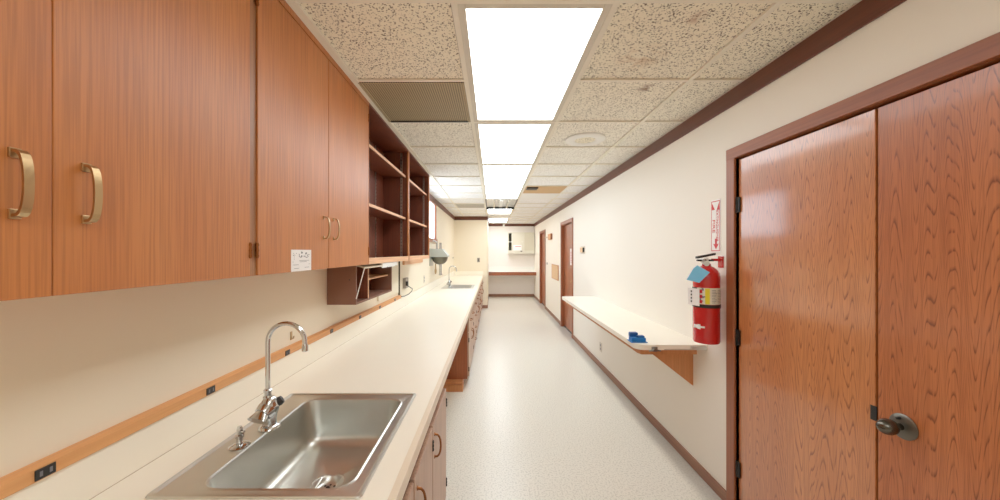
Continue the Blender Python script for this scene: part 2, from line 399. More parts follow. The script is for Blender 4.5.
# ceiling trims
T = .1
ob('trim_1', MB().box(XR-.012, XR, YF, YB-.012, CEIL-.097, CEIL, .003), 'crown', **S)
ob('trim_2', MB().box(XW+.001, XR, YB-.012, YB, CEIL-.08, CEIL, .003), 'crown_x', **S)
ob('trim_3', MB().box(XL+.012, XW, YW-.012, YW, CEIL-.095, CEIL, .003), 'crown_x', **S)
ob('trim_4', MB().box(XL, XL+.012, 4.27, YW-.012, CEIL-.095, CEIL, .003), 'crown', **S)
ob('trim_5', MB().box(XW, XW+.012, YW-.012, YB-.012, CEIL-.095, CEIL, .003), 'crown', **S)
# baseboards
bb = MB(); y = YF
for a, b in ((.49, 2.044), (5.98, 7.04), (9.11, 10.19)):
    bb.box(XR-.012, XR, y, a, 0, .072, .003); y = b
bb.box(XR-.012, XR, y, YB, 0, .072, .003)
ob('baseboard_right', bb, 'bboard', **S)
ob('baseboard_back', MB().box(XW, XR-.012, YB-.012, YB, 0, .09, .003), 'bboard', **S)
ob('baseboard_end', MB().box(-.30, XW+.012, YW-.012, YW, 0, .085, .003).box(XW, XW+.012, YW, YB-.012, 0, .085, .003), 'bboard', **S)

# ------------------------------------------------------------------ ceiling things
lights = [(-2.355, 'lens_n'), (-1.135, 'lens_n'), (.085, 'lens_dim'), (1.305, 'lens_n'), (2.525, 'lens_n'), (3.745, 'lens_f'), (4.965, 'lens_f'), (7.405, 'lens_b'), (9.845, 'lens_b')]
lab = {.085: 'unlit cream ceiling light panel at the very top edge, before the lit row',
       1.305: 'largest, nearest lit white panel light in the ceiling',
       2.525: 'second lit panel light from the camera, level with the round ceiling speaker',
       3.745: 'third lit panel light from the camera in the continuous row',
       4.965: 'fourth lit panel light, last before the open reflector fixture',
       7.405: 'lit panel light just beyond the open reflector fixture',
       9.845: 'smallest lit panel light, farthest down near the back wall',
       -1.135: 'lit panel light in the ceiling behind the viewer', -2.355: 'lit panel light above the room end behind the viewer'}
for y0, mt in lights:
    t = thing('ceiling_light', ((LX0+LX1)/2, y0+.61, CEIL), lab[y0], 'light', 'fluorescent panel lights in the ceiling row')
    a0, a1, b0, b1 = LX0+w, LX1-w, y0+w, y0+1.22-w; f = .030
    ob('frame', MB().box(a0, a0+f, b0, b1, CEIL+.001, CEIL+.011, .002).box(a1-f, a1, b0, b1, CEIL+.001, CEIL+.011, .002)
       .box(a0+f, a1-f, b0, b0+f, CEIL+.001, CEIL+.011, .002).box(a0+f, a1-f, b1-f, b1, CEIL+.001, CEIL+.011, .002), 'troffer', t)
    ob('lens', MB().box(a0+f, a1-f, b0+f, b1-f, CEIL+.006, CEIL+.0115), mt, t)
# open reflector fixture without its lens
t = thing('ceiling_light', ((LX0+LX1)/2, 6.795, CEIL), 'unlit fixture with open metal reflector and bare tubes, no lens', 'light')
a0, a1, b0, b1 = LX0+w, LX1-w, 6.185+w, 7.405-w
ob('reflector', MB().box(a0, a1, b0, b1, CEIL+.008, CEIL+.0115), 'steel', t)
ob('frame', MB().box(a0, a0+.02, b0, b1, CEIL-.002, CEIL+.008).box(a1-.02, a1, b0, b1, CEIL-.002, CEIL+.008).box(a0, a1, b1-.03, b1, CEIL-.03, CEIL+.008), 'blackmetal', t)
for x in (.03, .29):
    ob('fluorescent_tube', MB().tube([(x, b0+.06, CEIL-.012), (x, b1-.06, CEIL-.012)], .018), 'troffer', t)
ob('ballast_cover', MB().box(.13, .19, b0+.02, b1-.3, CEIL-.03, CEIL+.008, .006), 'white', t)

def vent(x0, x1, y0, y1, mat, label, slats=12, fm='troffer'):
    t = thing('ceiling_vent', ((x0+x1)/2, (y0+y1)/2, CEIL), label, 'vent')
    ob('frame', MB().box(x0, x0+.02, y0, y1, CEIL-.003, CEIL+.01, .002).box(x1-.02, x1, y0, y1, CEIL-.003, CEIL+.01, .002)
       .box(x0+.02, x1-.02, y0, y0+.012, CEIL-.003, CEIL+.01, .002).box(x0+.02, x1-.02, y1-.012, y1, CEIL-.003, CEIL+.01, .002), fm, t)
    ob('perforated_face', MB().box(x0+.02, x1-.02, y0+.012, y1-.012, CEIL, CEIL+.009), mat, t)
    return t
t = vent(LX0-.61+w, LX0-w, 1.915+w, 2.525-w, 'grille', 'brown perforated return air grille beside the wall cabinets', fm='grille')
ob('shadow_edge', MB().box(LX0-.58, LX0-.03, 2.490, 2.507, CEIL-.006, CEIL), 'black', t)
vent(LX0-.61+w, LX0-w, 6.795+w, 7.405-w, 'grille2', 'grey return grille in the far left of the ceiling')
t = thing('ceiling_vent', (.77, 5.27, CEIL), 'tan supply vent with dark louvred third, right of the panel lights', 'vent')
ob('face', MB().box(LX1+.2+w, LX1+.61-w, 4.965+w, 5.575-w, CEIL-.003, CEIL+.01, .003), 'tangrille', t)
ob('louvre', MB().box(LX1+w, LX1+.2+w, 4.965+w, 5.575-w, CEIL-.001, CEIL+.01), 'tangrille', t)
lv = MB()
for i in range(2): lv.box(LX1+.03, LX1+.19, 5.02+i*.0, 5.22, CEIL-.012, CEIL-.002) if i == 0 else lv.box(LX1+.03, LX1+.19, 5.03, 5.05, CEIL-.02, CEIL-.012)
ob('damper', lv, 'blackmetal', t)
ob('blank_panel', MB().box(LX1+w, LX1+.61-w, 5.575+w, 6.185-w, CEIL, CEIL+.011), 'white', origin=(.77, 5.88, CEIL), label='plain smooth white ceiling panel behind the tan supply vent', category='panel')
# round ceiling speaker / diffuser ring
t = thing('ceiling_speaker', (.772, 2.925, CEIL), 'round white ring fitting set in a right-hand ceiling tile', 'speaker')
ob('ring', MB().lathe([(.085, .012), (.085, 0), (.10, -.008), (.15, -.006), (.165, .002), (.165, .012)], (.772, 2.925, CEIL), cap=False, n=48), 'white', t)
ob('speaker_face', MB().lathe([(.0, 0), (.085, 0), (.085, .01), (0, .01)], (.772, 2.925, CEIL+.001), cap=False, n=32), 'tile', t)

# ------------------------------------------------------------------ window on the left wall
wn = thing('window_1', (XL, 5.3, wz0), kind='structure')
ob('window_frame', MB().box(XL-.10, XL+.018, wy0-.06, wy0+.004, wz0-.05, CEIL-.1, .003).box(XL-.10, XL+.018, wy1-.004, wy1+.06, wz0-.05, CEIL-.1, .003)
   .box(XL-.10, XL+.018, wy0, wy1, wz1-.004, CEIL-.1, .003), 'casing', wn)
ob('window_sill', MB().box(XL-.10, XL+.035, wy0-.07, wy1+.07, wz0-.055, wz0+.003, .004), 'casing_h', wn)
ob('pane', MB().box(XL-.024, XL-.016, wy0, wy1, wz0, wz1), 'glasspane', wn)

# ------------------------------------------------------------------ doors on the right
def hinge(parent, x, y, z, h=.09):
    o = MB().tube([(x, y, z-h/2), (x, y, z+h/2)], .008, 10).box(x-.002, x+.006, y-.02, y+.02, z-h/2+.003, z+h/2-.003)
    return ob('hinge', o, 'blackmetal', parent)
def casing(parent, a, b, cw=.068, zt=2.073):
    x0, x1 = XR-.016, XR+.005
    c = MB().box(x0, x1, a-cw, a, 0, zt, .003).box(x0, x1, b, b+cw, 0, zt, .003)
    ob('casing', c, 'casing', parent)
    ob('casing_head', MB().box(x0-.001, x1, a-cw, b+cw, zt-.063, zt, .003), 'casing_h', parent)
# double oak door
d = thing('door_1', (XR, 1.27, 0), kind='structure')
casing(d, .56, 1.978)
ob('jamb', MB().box(XR-.004, XR+.13, .545, .56, 0, 2.02).box(XR-.004, XR+.13, 1.978, 1.993, 0, 2.02).box(XR-.004, XR+.13, .56, 1.978, 2.008, 2.022), 'casing', d)
ob('door_stop', MB().box(XR+.06, XR+.08, .56, 1.978, 0, 2.01), 'black_in', d)  # black sheet behind both leaves, so the gaps read as shade
ob('meeting_gap', MB().box(XR+.02, XR+.048, 1.257, 1.268, .01, 1.998), 'black_in', d)  # black strip set between the leaves as the shade of their gap
l1 = ob('door_leaf', MB().box(XR+.005, XR+.05, 1.267, 1.968, .01, 1.998, .002), 'oak_a', d, origin=(XR, 1.6, 0), label='left oak door leaf with strong figured grain')
l2 = ob('door_leaf', MB().box(XR+.005, XR+.05, .565, 1.258, .01, 1.998, .002), 'oak_b', d, origin=(XR, .9, 0), label='right oak door leaf with the pewter knob')
for z in (.26, 1.0, 1.745): hinge(l1, XR-.002, 1.972, z)
ob('latch_plate', MB().box(XR+.0045, XR+.0075, 1.262, 1.284, .868, .922, .0012), 'black', l1)
kx, ky, kz = XR+.005, 1.178, .892
ob('rosette', MB().lathe([(.0, 0), (.041, 0), (.042, .004), (.036, .009), (.018, .012), (0, .012)], (kx, ky, kz), (-1, 0, 0), cap=False), 'rosette', l2)
ob('door_knob', MB().lathe([(.0, 0), (.011, 0), (.011, .022), (.016, .030), (.024, .042), (.0265, .055), (.024, .068), (.016, .080), (.006, .086), (0, .087)], (kx, ky, kz), (-1, 0, 0), cap=False), 'knob', l2)
ob('privacy_pin', MB().lathe([(.0, 0), (.005, 0), (.004, .012), (0, .013)], (kx-.009, ky+.004, kz+.027), (-1, 0, 0), cap=False, n=10), 'black', l2)
# the two single doors farther along
for i, (a, b) in enumerate(D[1:]):
    d = thing('door_%d' % (i+2), (XR, (a+b)/2, 0), kind='structure')
    casing(d, a, b, cw=.068, zt=2.07)
    ob('jamb', MB().box(XR-.002, XR+.13, a-.012, a+.006, 0, 2.01).box(XR-.002, XR+.13, b-.006, b+.012, 0, 2.01).box(XR-.002, XR+.13, a, b, 2.0, 2.015), 'casing', d)
    ob('door_leaf', MB().box(XR+.05, XR+.095, a+.008, b-.008, .025, 2.0, .002), 'oak_c', d)
    ob('threshold_gap', MB().box(XR+.04, XR+.12, a+.006, b-.006, 0, .025), 'black', d)
    ob('door_knob', MB().lathe([(0, 0), (.03, 0), (.03, .005), (.01, .01), (.01, .03), (.024, .038), (.027, .052), (.018, .064), (0, .066)], (XR+.05, a+.07, .96), (-1, 0, 0), cap=False), 'brass', d)
# notice on the middle door
t = thing('door_notice', (XR+.047, 6.33, 1.34), 'white notice sheet with faint pink print on the nearer single door', 'notice')
ob('sheet', MB().box(XR+.0475, XR+.0495, 6.22, 6.44, 1.24, 1.54), 'paper', t)
pr = MB()
for i in range(7): pr.box(XR+.0465, XR+.0475, 6.25, 6.41, 1.29+i*.03, 1.302+i*.03)
ob('print', pr, 'pink', t)

# ------------------------------------------------------------------ right wall small things
# long wall shelf on brackets
t = thing('wall_shelf', (XR, 3.45, .883), 'long cream laminate wall shelf with rounded corners and wood edging', 'shelf')
def shelf_poly(x0, x1, y0, y1, r, n=7):
    p = [(x1, y0), (x1, y1)]
    for i in range(n+1):
        a = PI/2 + (PI/2)*i/n; p.append((x0+r+r*math.cos(a), y1-r+r*math.sin(a)))
    for i in range(n+1):
        a = PI + (PI/2)*i/n; p.append((x0+r+r*math.cos(a), y0+r+r*math.sin(a)))
    return p
ob('shelf_board', MB().prism(shelf_poly(.925, XR, 2.247, 4.72, .06), .850, .883, 'z'), 'counter', t)
ob('wood_apron', MB().prism([(.950, 2.30), (.950, 4.62), (.965, 4.62), (.965, 2.285), (1.32, 2.285), (1.32, 2.262), (.962, 2.262)], .818, .850, 'z'), 'bracket', t)
for yb in (2.42, 4.30):
    ob('bracket', MB().prism([(XR, .56), (XR, .850), (1.04, .850), (1.04, .825)], yb-.012, yb+.012, 'y'), 'bracket', t)
ob('rear_cleat', MB().box(XR-.02, XR, 2.43, 4.29, .80, .850), 'bracket', t)
ob('metal_latch', MB().box(1.02, 1.055, 2.235, 2.25, .842, .872, .003).tube([(1.00, 2.238, .845), (1.03, 2.230, .858), (1.075, 2.238, .848)], .005, 8), 'steel_dk', t)
ob('edge_strip', MB().box(1.10, 1.375, 2.240, 2.248, .852, .857).box(1.27, 1.37, 2.236, 2.248, .856, .876, .003), 'steel', t)
# blue tape dispenser
t = thing('tape_dispenser', (.965, 2.33, .883), 'small blue plastic desk object sitting on the near end of the wall shelf', 'dispenser')
ob('body', MB().box(.918, 1.012, 2.305, 2.365, .884, .914, .005), 'blue', t)
ob('lid', MB().box(.918, .972, 2.335, 2.37, .912, .942, .006).box(.955, 1.005, 2.310, 2.345, .913, .926, .004), 'blue_d', t)
ob('foot', MB().box(.912, 1.018, 2.295, 2.375, .8835, .888, .001), 'blue', t)

# fire extinguisher
ex, ey, R_ = 1.29, 2.112, .0725
t = thing('fire_extinguisher', (ex, ey, .934), 'red fire extinguisher with blue tag hanging on the wall beside the oak double door', 'extinguisher')
ob('cylinder', MB().lathe([(0, .934), (.055, .934), (.068, .938), (R_, .95), (R_, 1.33), (.069, 1.352), (.058, 1.372), (.04, 1.388), (.024, 1.396), (.022, 1.41), (0, 1.41)], (ex, ey, 0), cap=False, n=48), 'red', t)
c0 = math.degrees(math.atan2(-ey, -ex))  # towards the room centre
ob('label_sheet', MB().arc(ex, ey, R_+.0012, c0-88, c0+88, 1.172, 1.268, n=30), 'label', t)
ob('yellow_stripe', MB().arc(ex, ey, R_+.0018, c0-5, c0+14, 1.174, 1.266, n=6), 'yellow', t)
ob('black_band', MB().arc(ex, ey, R_+.0016, c0-95, c0+95, 1.150, 1.170, n=30), 'black', t)
ink = MB(); rnd = random.Random(3)
for i in range(26):
    a = c0 + rnd.uniform(-78, -10); z = rnd.uniform(1.18, 1.255)
    ink.arc(ex, ey, R_+.0020, a, a+rnd.uniform(4, 10), z, z+rnd.uniform(.005, .014), n=2)
ob('label_print', ink, 'inkgrey', t); ink = MB()
for i in range(9):
    for (p, q) in ((22, 46), (50, 76)):
        ink.arc(ex, ey, R_+.0020, c0+p, c0+q-rnd.uniform(0, 10), 1.182+i*.009, 1.1845+i*.009, n=4)
ob('label_print', ink, 'inkgrey', t)
ink = MB()
for z in (1.245, 1.215, 1.185):
    ink.arc(ex, ey, R_+.0024, c0-30, c0-16, z-.008, z+.012, n=3)
ob('red_print', ink, 'redsign', t)
ink = MB()
for z in (1.25, 1.22, 1.19):
    ink.arc(ex, ey, R_+.0023, c0-60, c0-40, z-.012, z+.004, n=3)
ink.arc(ex, ey, R_+.0023, c0-85, c0-40, 1.262, 1.268, n=4)
ob('black_print', ink, 'ink', t)
# white star-shaped sticker with pointed ends
st = MB()
pts = []
for i in range(18):
    a = 2*PI*i/18; r = (.021 if i % 2 else .012); pts.append((r*math.cos(a)*1.1, r*math.sin(a)*.62))
for (u0, u1, h) in ((-60, -38, .010), (-38, -24, .014), (-24, -6, .005)):
    st.arc(ex, ey, R_+.0014, c0+u0, c0+u1, 1.037-h, 1.037+h, n=4)
ob('sticker', st, 'paper', t)
vx, vy, vz = ex, ey, 1.41
ob('valve', MB().lathe([(0, 0), (.017, 0), (.017, .022), (.013, .026), (.013, .045), (0, .045)], (vx, vy, 1.396), cap=False, n=16).tube([(vx, vy, 1.425), (vx-.035, vy-.01, 1.425)], .009, 10), 'steel', t)
ob('lower_lever', MB().prism([(-.05, 0), (.045, .012), (.045, .020), (-.05, .008)], vy-.010, vy+.010, 'y').bm and MB().box(vx-.055, vx+.04, vy-.011, vy+.011, 1.424, 1.435, .002), 'black', t)
ob('upper_lever', MB().prism([(vx-.06, 1.440), (vx+.05, 1.462), (vx+.05, 1.474), (vx-.06, 1.453)], vy-.011, vy+.011, 'y'), 'black', t)
ob('pull_pin', MB().tube([(vx-.02, vy-.02, 1.437), (vx-.02, vy+.02, 1.437)], .003, 8).tube([(vx-.02+.012*math.cos(a), vy-.03, 1.437+.012*math.sin(a)) for a in [2*PI*k/12 for k in range(13)]], .0015, 6), 'steel', t)
ob('gauge', MB().lathe([(0, 0), (.016, 0), (.016, .012), (0, .012)], (vx-.012, vy-.016, 1.412), (-.3, -1, 0), cap=False, n=20), 'chrome', t)
hg = ob('wall_bracket', MB().box(XR-.006, XR, ey-.025, ey+.025, 1.385, 1.455, .003).box(ex+.03, XR-.004, ey-.004, ey+.004, 1.425, 1.44, .002), 'red', t)
# paper tags hung on the neck
ob('blue_tag', MB().grid([[Vector((ex, ey, 0))+Vector(p) for p in q] for q in (
    [(-.142, -.040, 1.316), (-.082, -.066, 1.300), (-.030, -.082, 1.362), (-.086, -.054, 1.402), (-.104, -.048, 1.386)],
    [(-.143, -.042, 1.316), (-.083, -.068, 1.300), (-.031, -.084, 1.362), (-.087, -.056, 1.402), (-.105, -.050, 1.386)])]), 'blue_tag', t, label='pale blue inspection tag')
ob('white_tag', MB().grid([[Vector((ex, ey, 0))+Vector(p) for p in q] for q in (
    [(-.105, .01, 1.165), (-.068, -.045, 1.160), (-.068, -.045, 1.262), (-.105, .01, 1.262)],
    [(-.107, .008, 1.165), (-.070, -.047, 1.160), (-.070, -.047, 1.262), (-.107, .008, 1.262)])]), 'paper', t, label='white card tag')
tg = MB()
for i in range(4): tg.box(ex-.100, ex-.092, ey-.012, ey-.009, 1.18+i*.02, 1.19+i*.02)
ob('tag_print', tg, 'ink', t)

# extinguisher sign
t = thing('extinguisher_sign', (XR, 2.16, 1.48), 'narrow white sign with red lettering and down arrow above the extinguisher', 'sign')
y0, y1, z0, z1 = 2.115, 2.205, 1.477, 1.803
ob('plate', MB().box(XR-.004, XR, y0, y1, z0, z1, .001), 'paper', t)
X = XR-.0048
bd = MB()
for (a, b, c, e) in ((y0+.004, y0+.008, z0+.01, z1-.01), (y1-.008, y1-.004, z0+.01, z1-.01), (y0+.004, y1-.004, z0+.008, z0+.013), (y0+.004, y1-.004, z1-.013, z1-.008)):
    bd.box(X, X+.001, a, b, c, e)
ob('border', bd, 'redsign', t)
ic = MB()
ic.prism([(y1-.010, z1-.018), (y1-.010, z1-.062), (y1-.038, z1-.062)], X, X+.001, 'x').prism([(y0+.010, z1-.018), (y0+.010, z1-.065), (y0+.034, z1-.065)], X, X+.001, 'x')
ob('pictogram', ic, 'redsign', t)
rot = Matrix(((0, 0, -1), (0, -1, 0), (-1, 0, 0))) # placeholder, replaced below
# text runs down the sign: glyph x -> -z, glyph y -> -y as seen from the room (text normal -x)
rot = Matrix(((0, 0, -1), (0, -1, 0), (-1, 0, 0)))
lettering('lettering', 'FIRE', .034, (XR-.0052, y0+.062, 1.640), rot, 'redsign', t, 1.35)
lettering('lettering', 'EXTINGUISHER', .030, (XR-.0052, y0+.028, 1.640), rot, 'redsign', t, .95)
ar = MB()
c = (y0+y1)/2 - .004
ar.prism([(c, z0+.02), (c+.026, z0+.055), (c+.009, z0+.050), (c+.009, z0+.085), (c-.009, z0+.085), (c-.009, z0+.050), (c-.026, z0+.055)], X, X+.001, 'x')
ob('arrow', ar, 'redsign', t)

# thermostat
t = thing('thermostat', (XR, 5.32, 1.46), 'small wall thermostat with dark face right of the nearer single door', 'thermostat')
ob('plate', MB().box(XR-.008, XR, 5.21, 5.46, 1.455, 1.57, .003), 'outlet', t)
ob('body', MB().box(XR-.035, XR-.008, 5.24, 5.40, 1.475, 1.55, .005), 'tan', t)
ob('face', MB().box(XR-.036, XR-.010, 5.225, 5.239, 1.478, 1.547, .002), 'black', t)
def outlet(name, loc, ax, label, mat='outlet', hw=.036, hh=.058):
    x, y, z = loc; t = thing(name, loc, label, 'outlet')
    if ax == 'x':
        s = -1 if x > 0 else 1
        ob('cover_plate', MB().box(min(x, x+s*.005), max(x, x+s*.005), y-hw, y+hw, z-hh, z+hh, .002), mat, t)
        ob('sockets', MB().box(min(x+s*.005, x+s*.007), max(x+s*.005, x+s*.007), y-.016, y+.016, z+.008, z+.036, .001).box(min(x+s*.005, x+s*.007), max(x+s*.005, x+s*.007), y-.016, y+.016, z-.036, z-.008, .001), 'inkgrey', t)
    else:
        ob('cover_plate', MB().box(x-hw, x+hw, y-.005, y, z-hh, z+hh, .002), mat, t)
        ob('sockets', MB().box(x-.016, x+.016, y-.007, y-.005, z+.008, z+.036, .001).box(x-.016, x+.016, y-.007, y-.005, z-.036, z-.008, .001), 'black', t)
    return t
outlet('wall_outlet', (XR, 4.46, .27), 'x', 'white wall outlet low under the long wall shelf', hw=.045)
outlet('wall_outlet', (-.37, YW, 1.27), 'y', 'outlet plate on the cream end wall above the far counter', 'outlet_d')
outlet('wall_outlet', (XL, 5.15, 1.08), 'x', 'small outlet plate on the left wall left of the hanging wall bowl')
# tan panel
t = thing('wall_panel', (XR, 7.7, .88), 'tan framed panel on the wall between the two single doors', 'panel')
ob('board', MB().box(XR-.012, XR, 7.33, 8.07, .89, 1.19, .002), 'tan', t)
ob('rim', MB().box(XR-.016, XR, 7.31, 7.33, .88, 1.20).box(XR-.016, XR, 8.07, 8.09, .88, 1.20).box(XR-.016, XR, 7.33, 8.07, .88, .89).box(XR-.016, XR, 7.33, 8.07, 1.19, 1.20), 'bracket', t)
# small wooden box with arm
t = thing('wall_bell', (XR, 8.27, 1.76), 'small wooden box with brass arm high on the wall between the single doors', 'bell')
ob('box', MB().box(XR-.045, XR, 8.08, 8.46, 1.77, 1.91, .005), 'raceway', t)
ob('side_plate', MB().box(XR-.044, XR-.002, 8.07, 8.08, 1.775, 1.905), 'casing', t)
ob('arm', MB().tube([(XR-.03, 8.46, 1.84), (XR-.05, 8.7, 1.84), (XR-.05, 8.8, 1.85)], .010, 8).lathe([(0, -.02), (.02, 0), (0, .02)], (XR-.05, 8.82, 1.85), cap=False, n=10), 'brass', t)
ob('light_switch', MB().lathe([(0, 0), (.028, 0), (.026, .012), (0, .014)], (XR, 8.83, 1.19), (-1, 0, 0), cap=False), 'blackmetal', label='round black switch button beside the farther single door', category='switch')

# ------------------------------------------------------------------ left run: upper cabinets
XF = -.768   # face of the doors
XC = -.780   # face of the carcass
CB = 1.403
def strap_handle(parent, y, z, x=None, h=.112, mat='brass', w=.016, reach=.030):
    x = XF if x is None else x
    n = 12; out = []; inn = []
    for i in range(n+1):
        a = PI*i/n; k = math.sin(a)**.45
        out.append((x+reach*k, z+h/2*math.cos(a)*-1))
    for i in range(n+1):
        a = PI*i/n; k = math.sin(a)**.45
        inn.append((x+(reach-.004)*k, z-(h/2-.005)*math.cos(a)))
    rings = []
    m = MB()
    quad = [[(o[0], y-w/2, o[1]), (o[0], y+w/2, o[1]), (i_[0], y+w/2, i_[1]), (i_[0], y-w/2, i_[1])] for o, i_ in zip(out, inn)]
    m.grid([[Vector(p) for p in q] for q in quad])
    for s in (-1, 1): m.box(x-.001, x+.004, y-w/2-.001, y+w/2+.001, z+s*(h/2-.006)-.008, z+s*(h/2-.006)+.008, .001)
    return ob('handle', m, mat, parent, origin=(x, y, z))
def butt_hinge(parent, x, y, z, h=.05, mat='copper'):
    m = MB().tube([(x+.004, y, z-h/2), (x+.004, y, z+h/2)], .005, 10)
    for s in (-1, 0, 1): m.lathe([(0, -.003), (.0065, -.003), (.0065, .003), (0, .003)], (x+.004, y, z+s*h*.36), cap=False, n=10)
    return ob('hinge', m, mat, parent)
def carcass(parent, y0, y1, z0=CB, z1=CEIL-.003, xb=XL, xf=XC, inn='cab_in'):
    ob('side_panel', MB().box(xb+.002, xf, y0, y0+.018, z0, z1), inn, parent)
    ob('side_panel', MB().box(xb+.002, xf, y1-.018, y1, z0, z1), inn, parent)
    ob('top_panel', MB().box(xb+.002, xf, y0+.018, y1-.018, z1-.018, z1), inn, parent)
    ob('bottom_panel', MB().box(xb+.002, xf, y0+.018, y1-.018, z0, z0+.018), inn, parent)
    ob('back_panel', MB().box(xb+.002, xb+.010, y0+.018, y1-.018, z0+.018, z1-.018), inn, parent)
mods = [(.093, 1.127), (1.127, 2.170)]
names = ['closed wall cabinet nearest the camera with two strap handles', 'second closed wall cabinet, with a small printed card on its left door']
for (a, b), lb in zip(mods, names):
    t = thing('wall_cabinet', (XL, (a+b)/2, CB), lb, 'cabinet', 'closed cabinets on the left wall')
    carcass(t, a, b, inn='cab')
    ff = MB().box(XC, XC+.006, a, a+.02, CB, CEIL-.003).box(XC, XC+.006, b-.02, b, CB, CEIL-.003).box(XC, XC+.006, a+.02, b-.02, CEIL-.04, CEIL-.003).box(XC, XC+.006, a+.02, b-.02, CB, CB+.012)
    ff.box(XC, XC+.0055, (.611 if a < 1 else 1.640)-.02, (.611 if a < 1 else 1.640)+.02, CB+.012, CEIL-.04)
    ob('face_frame', ff, 'stile', t)
    ob('top_rail', MB().box(XC+.006, XF, a, b, 2.385, CEIL-.003), 'cab', t)
    mid = .611 if a < 1 else 1.640
    e0, e1 = a+.018, b-.018
    if a > 1: e1 = b-.003
    gp = .0008 if a < 1 else .002
    for (p, q, hy, hs) in ((e0, mid-gp, mid-.050, e0), (mid+gp, e1, mid+.049, e1)):
        dr = ob('door', MB().box(XC+.006, XF, p, q, CB, 2.380, .0015), 'cab', t, origin=(XF, (p+q)/2, CB))
        strap_handle(dr, hy, 1.59, w=.013 if a < 1 else .010, h=.110 if a < 1 else .104, reach=.026 if a < 1 else .030)
        for z in (1.485, 2.31): butt_hinge(dr, XF-.004, hs + (-.003 if hs == e0 else 0), z)
# handles of the second cabinet are slimmer wire pulls in the photo: same strap kept

# card on the cabinet door
t = thing('printed_card', (XF, 1.407, CB), 'small white printed card stuck low on the second cabinet', 'card')
ob('sheet', MB().box(XF, XF+.001, 1.333, 1.480, CB+.001, CB+.086), 'paper', t)
pr = MB(); rnd = random.Random(5)
def cd(y0, y1, z0, z1): pr.box(XF+.001, XF+.0014, y0+.043, y1+.043, z0, z1)
for i in range(16):
    y = rnd.uniform(1.343, 1.418); z = CB+rnd.uniform(.052, .072); cd(y, y+rnd.uniform(.003, .009), z, z+rnd.uniform(.002, .008))
for i in range(8):
    y = rnd.uniform(1.300, 1.325); z = CB+rnd.uniform(.035, .072); cd(y, y+.003, z, z+.003)
cd(1.345, 1.420, CB+.042, CB+.0435); cd(1.35, 1.40, CB+.037, CB+.0385); cd(1.302, 1.34, CB+.026, CB+.0275); cd(1.31, 1.345, CB+.012, CB+.0135); cd(1.385, 1.42, CB+.014, CB+.0155)
cd(1.415, 1.428, CB+.027, CB+.028)
ob('print', pr, 'inkgrey', t)

# open shelf units
for (a, b), lb in zip(((2.172, 3.222), (3.224, 4.255)), ('nearer open shelf unit next to the closed wall cabinets', 'farther open shelf unit at the end of the wall cabinets')):
    t = thing('open_shelf_unit', (XL, (a+b)/2, CB), lb, 'shelf unit', 'open shelf units on the left wall')
    carcass(t, a, b)
    ob('face_stile', MB().box(XC, XC+.012, a, a+(.004 if a < 3 else .008), CB, CEIL-.003), 'cab', t)
    ob('face_stile', MB().box(XC, XC+.012, b-.03, b, CB, CEIL-.003), 'cab', t)
    ob('bottom_rail', MB().box(XC, XC+.012, a+.004, b-.03, CB, CB+.040, .001), 'edge', t)
    ob('top_rail', MB().box(XC, XC+.012, a+.004, b-.03, CEIL-.018, CEIL-.003), 'cab_in', t)
    for z in (1.795, 2.178):
        s = ob('shelf', MB().box(XL+.012, XC-.022, a+.02, b-.02, z-.018, z), 'cab_in', t)
        ob('shelf_edge', MB().box(XC-.022, XC-.016, a+.02, b-.02, z-.0185, z+.0005), 'edge', s)
    for (x0, x1, y0, y1) in ((XL+.010, XL+.013, b-.24, b-.225), (-.845, -.825, b-.0205, b-.0175), (-.845, -.825, a+.0175, a+.0205)):
        m = MB().box(x0, x1, y0, y1, CB+.02, CEIL-.025)
        k = CB+.04
        while k < CEIL-.04:
            if y0 > b-.1: m.box(x0+.006, x1-.006, y0-.0012, y0, k, k+.008, mi=1)
            elif x0 < -.9: m.box(x1, x1+.0012, y0+.003, y1-.003, k, k+.008, mi=1)
            k += .03
        ob('shelf_standard', m, ['steel', 'black'], t)

# ledger rail on the wall below the open shelves
ob('wall_rail', MB().box(XL, XL+.025, 3.92, 4.95, 1.335, 1.395, .002), 'edge', label='short light wood rail fixed to the wall under the far shelf unit', category='rail')

# cubby beneath the cabinets
ca, cb_, cx0, cx1, cz0, cz1 = 2.13, 2.89, XL+.002, -.831, 1.158, CB-.003
t = thing('cubby_box', (XL, 2.5, cz0), 'small brown open cubby box hung under the wall cabinets', 'cubby')
ob('side_panel', MB().box(cx0, cx1, ca, ca+.014, cz0, cz1, .001), 'cubby', t)
ob('side_panel', MB().box(cx0, cx1, cb_-.014, cb_, cz0, cz1, .001), 'cubby', t)
ob('bottom_panel', MB().box(cx0, cx1, ca+.014, cb_-.014, cz0, cz0+.012), 'cubby', t)
ob('top_panel', MB().box(cx0, cx1, ca+.014, cb_-.014, cz1-.012, cz1), 'cubby', t)
ob('back_panel', MB().box(cx0, cx0+.006, ca+.014, cb_-.014, cz0+.012, cz1-.012), 'cab_in', t)
dv = ob('divider', MB().box(cx0+.006, cx1, 2.33, 2.342, cz0+.012, cz1-.012), 'cab_in', t)
ob('edge_strip', MB().box(cx1, cx1+.002, 2.33, 2.342, cz0+.012, cz1-.012), 'edge', dv)
ob('shelf', MB().box(cx0+.006, cx1-.03, 2.342, cb_-.014, 1.286, 1.296), 'edge', t)
ob('screw', MB().lathe([(0, 0), (.004, 0), (.003, .002), (0, .002)], (-.872, ca, 1.31), (0, -1, 0), cap=False, n=10), 'black', t)
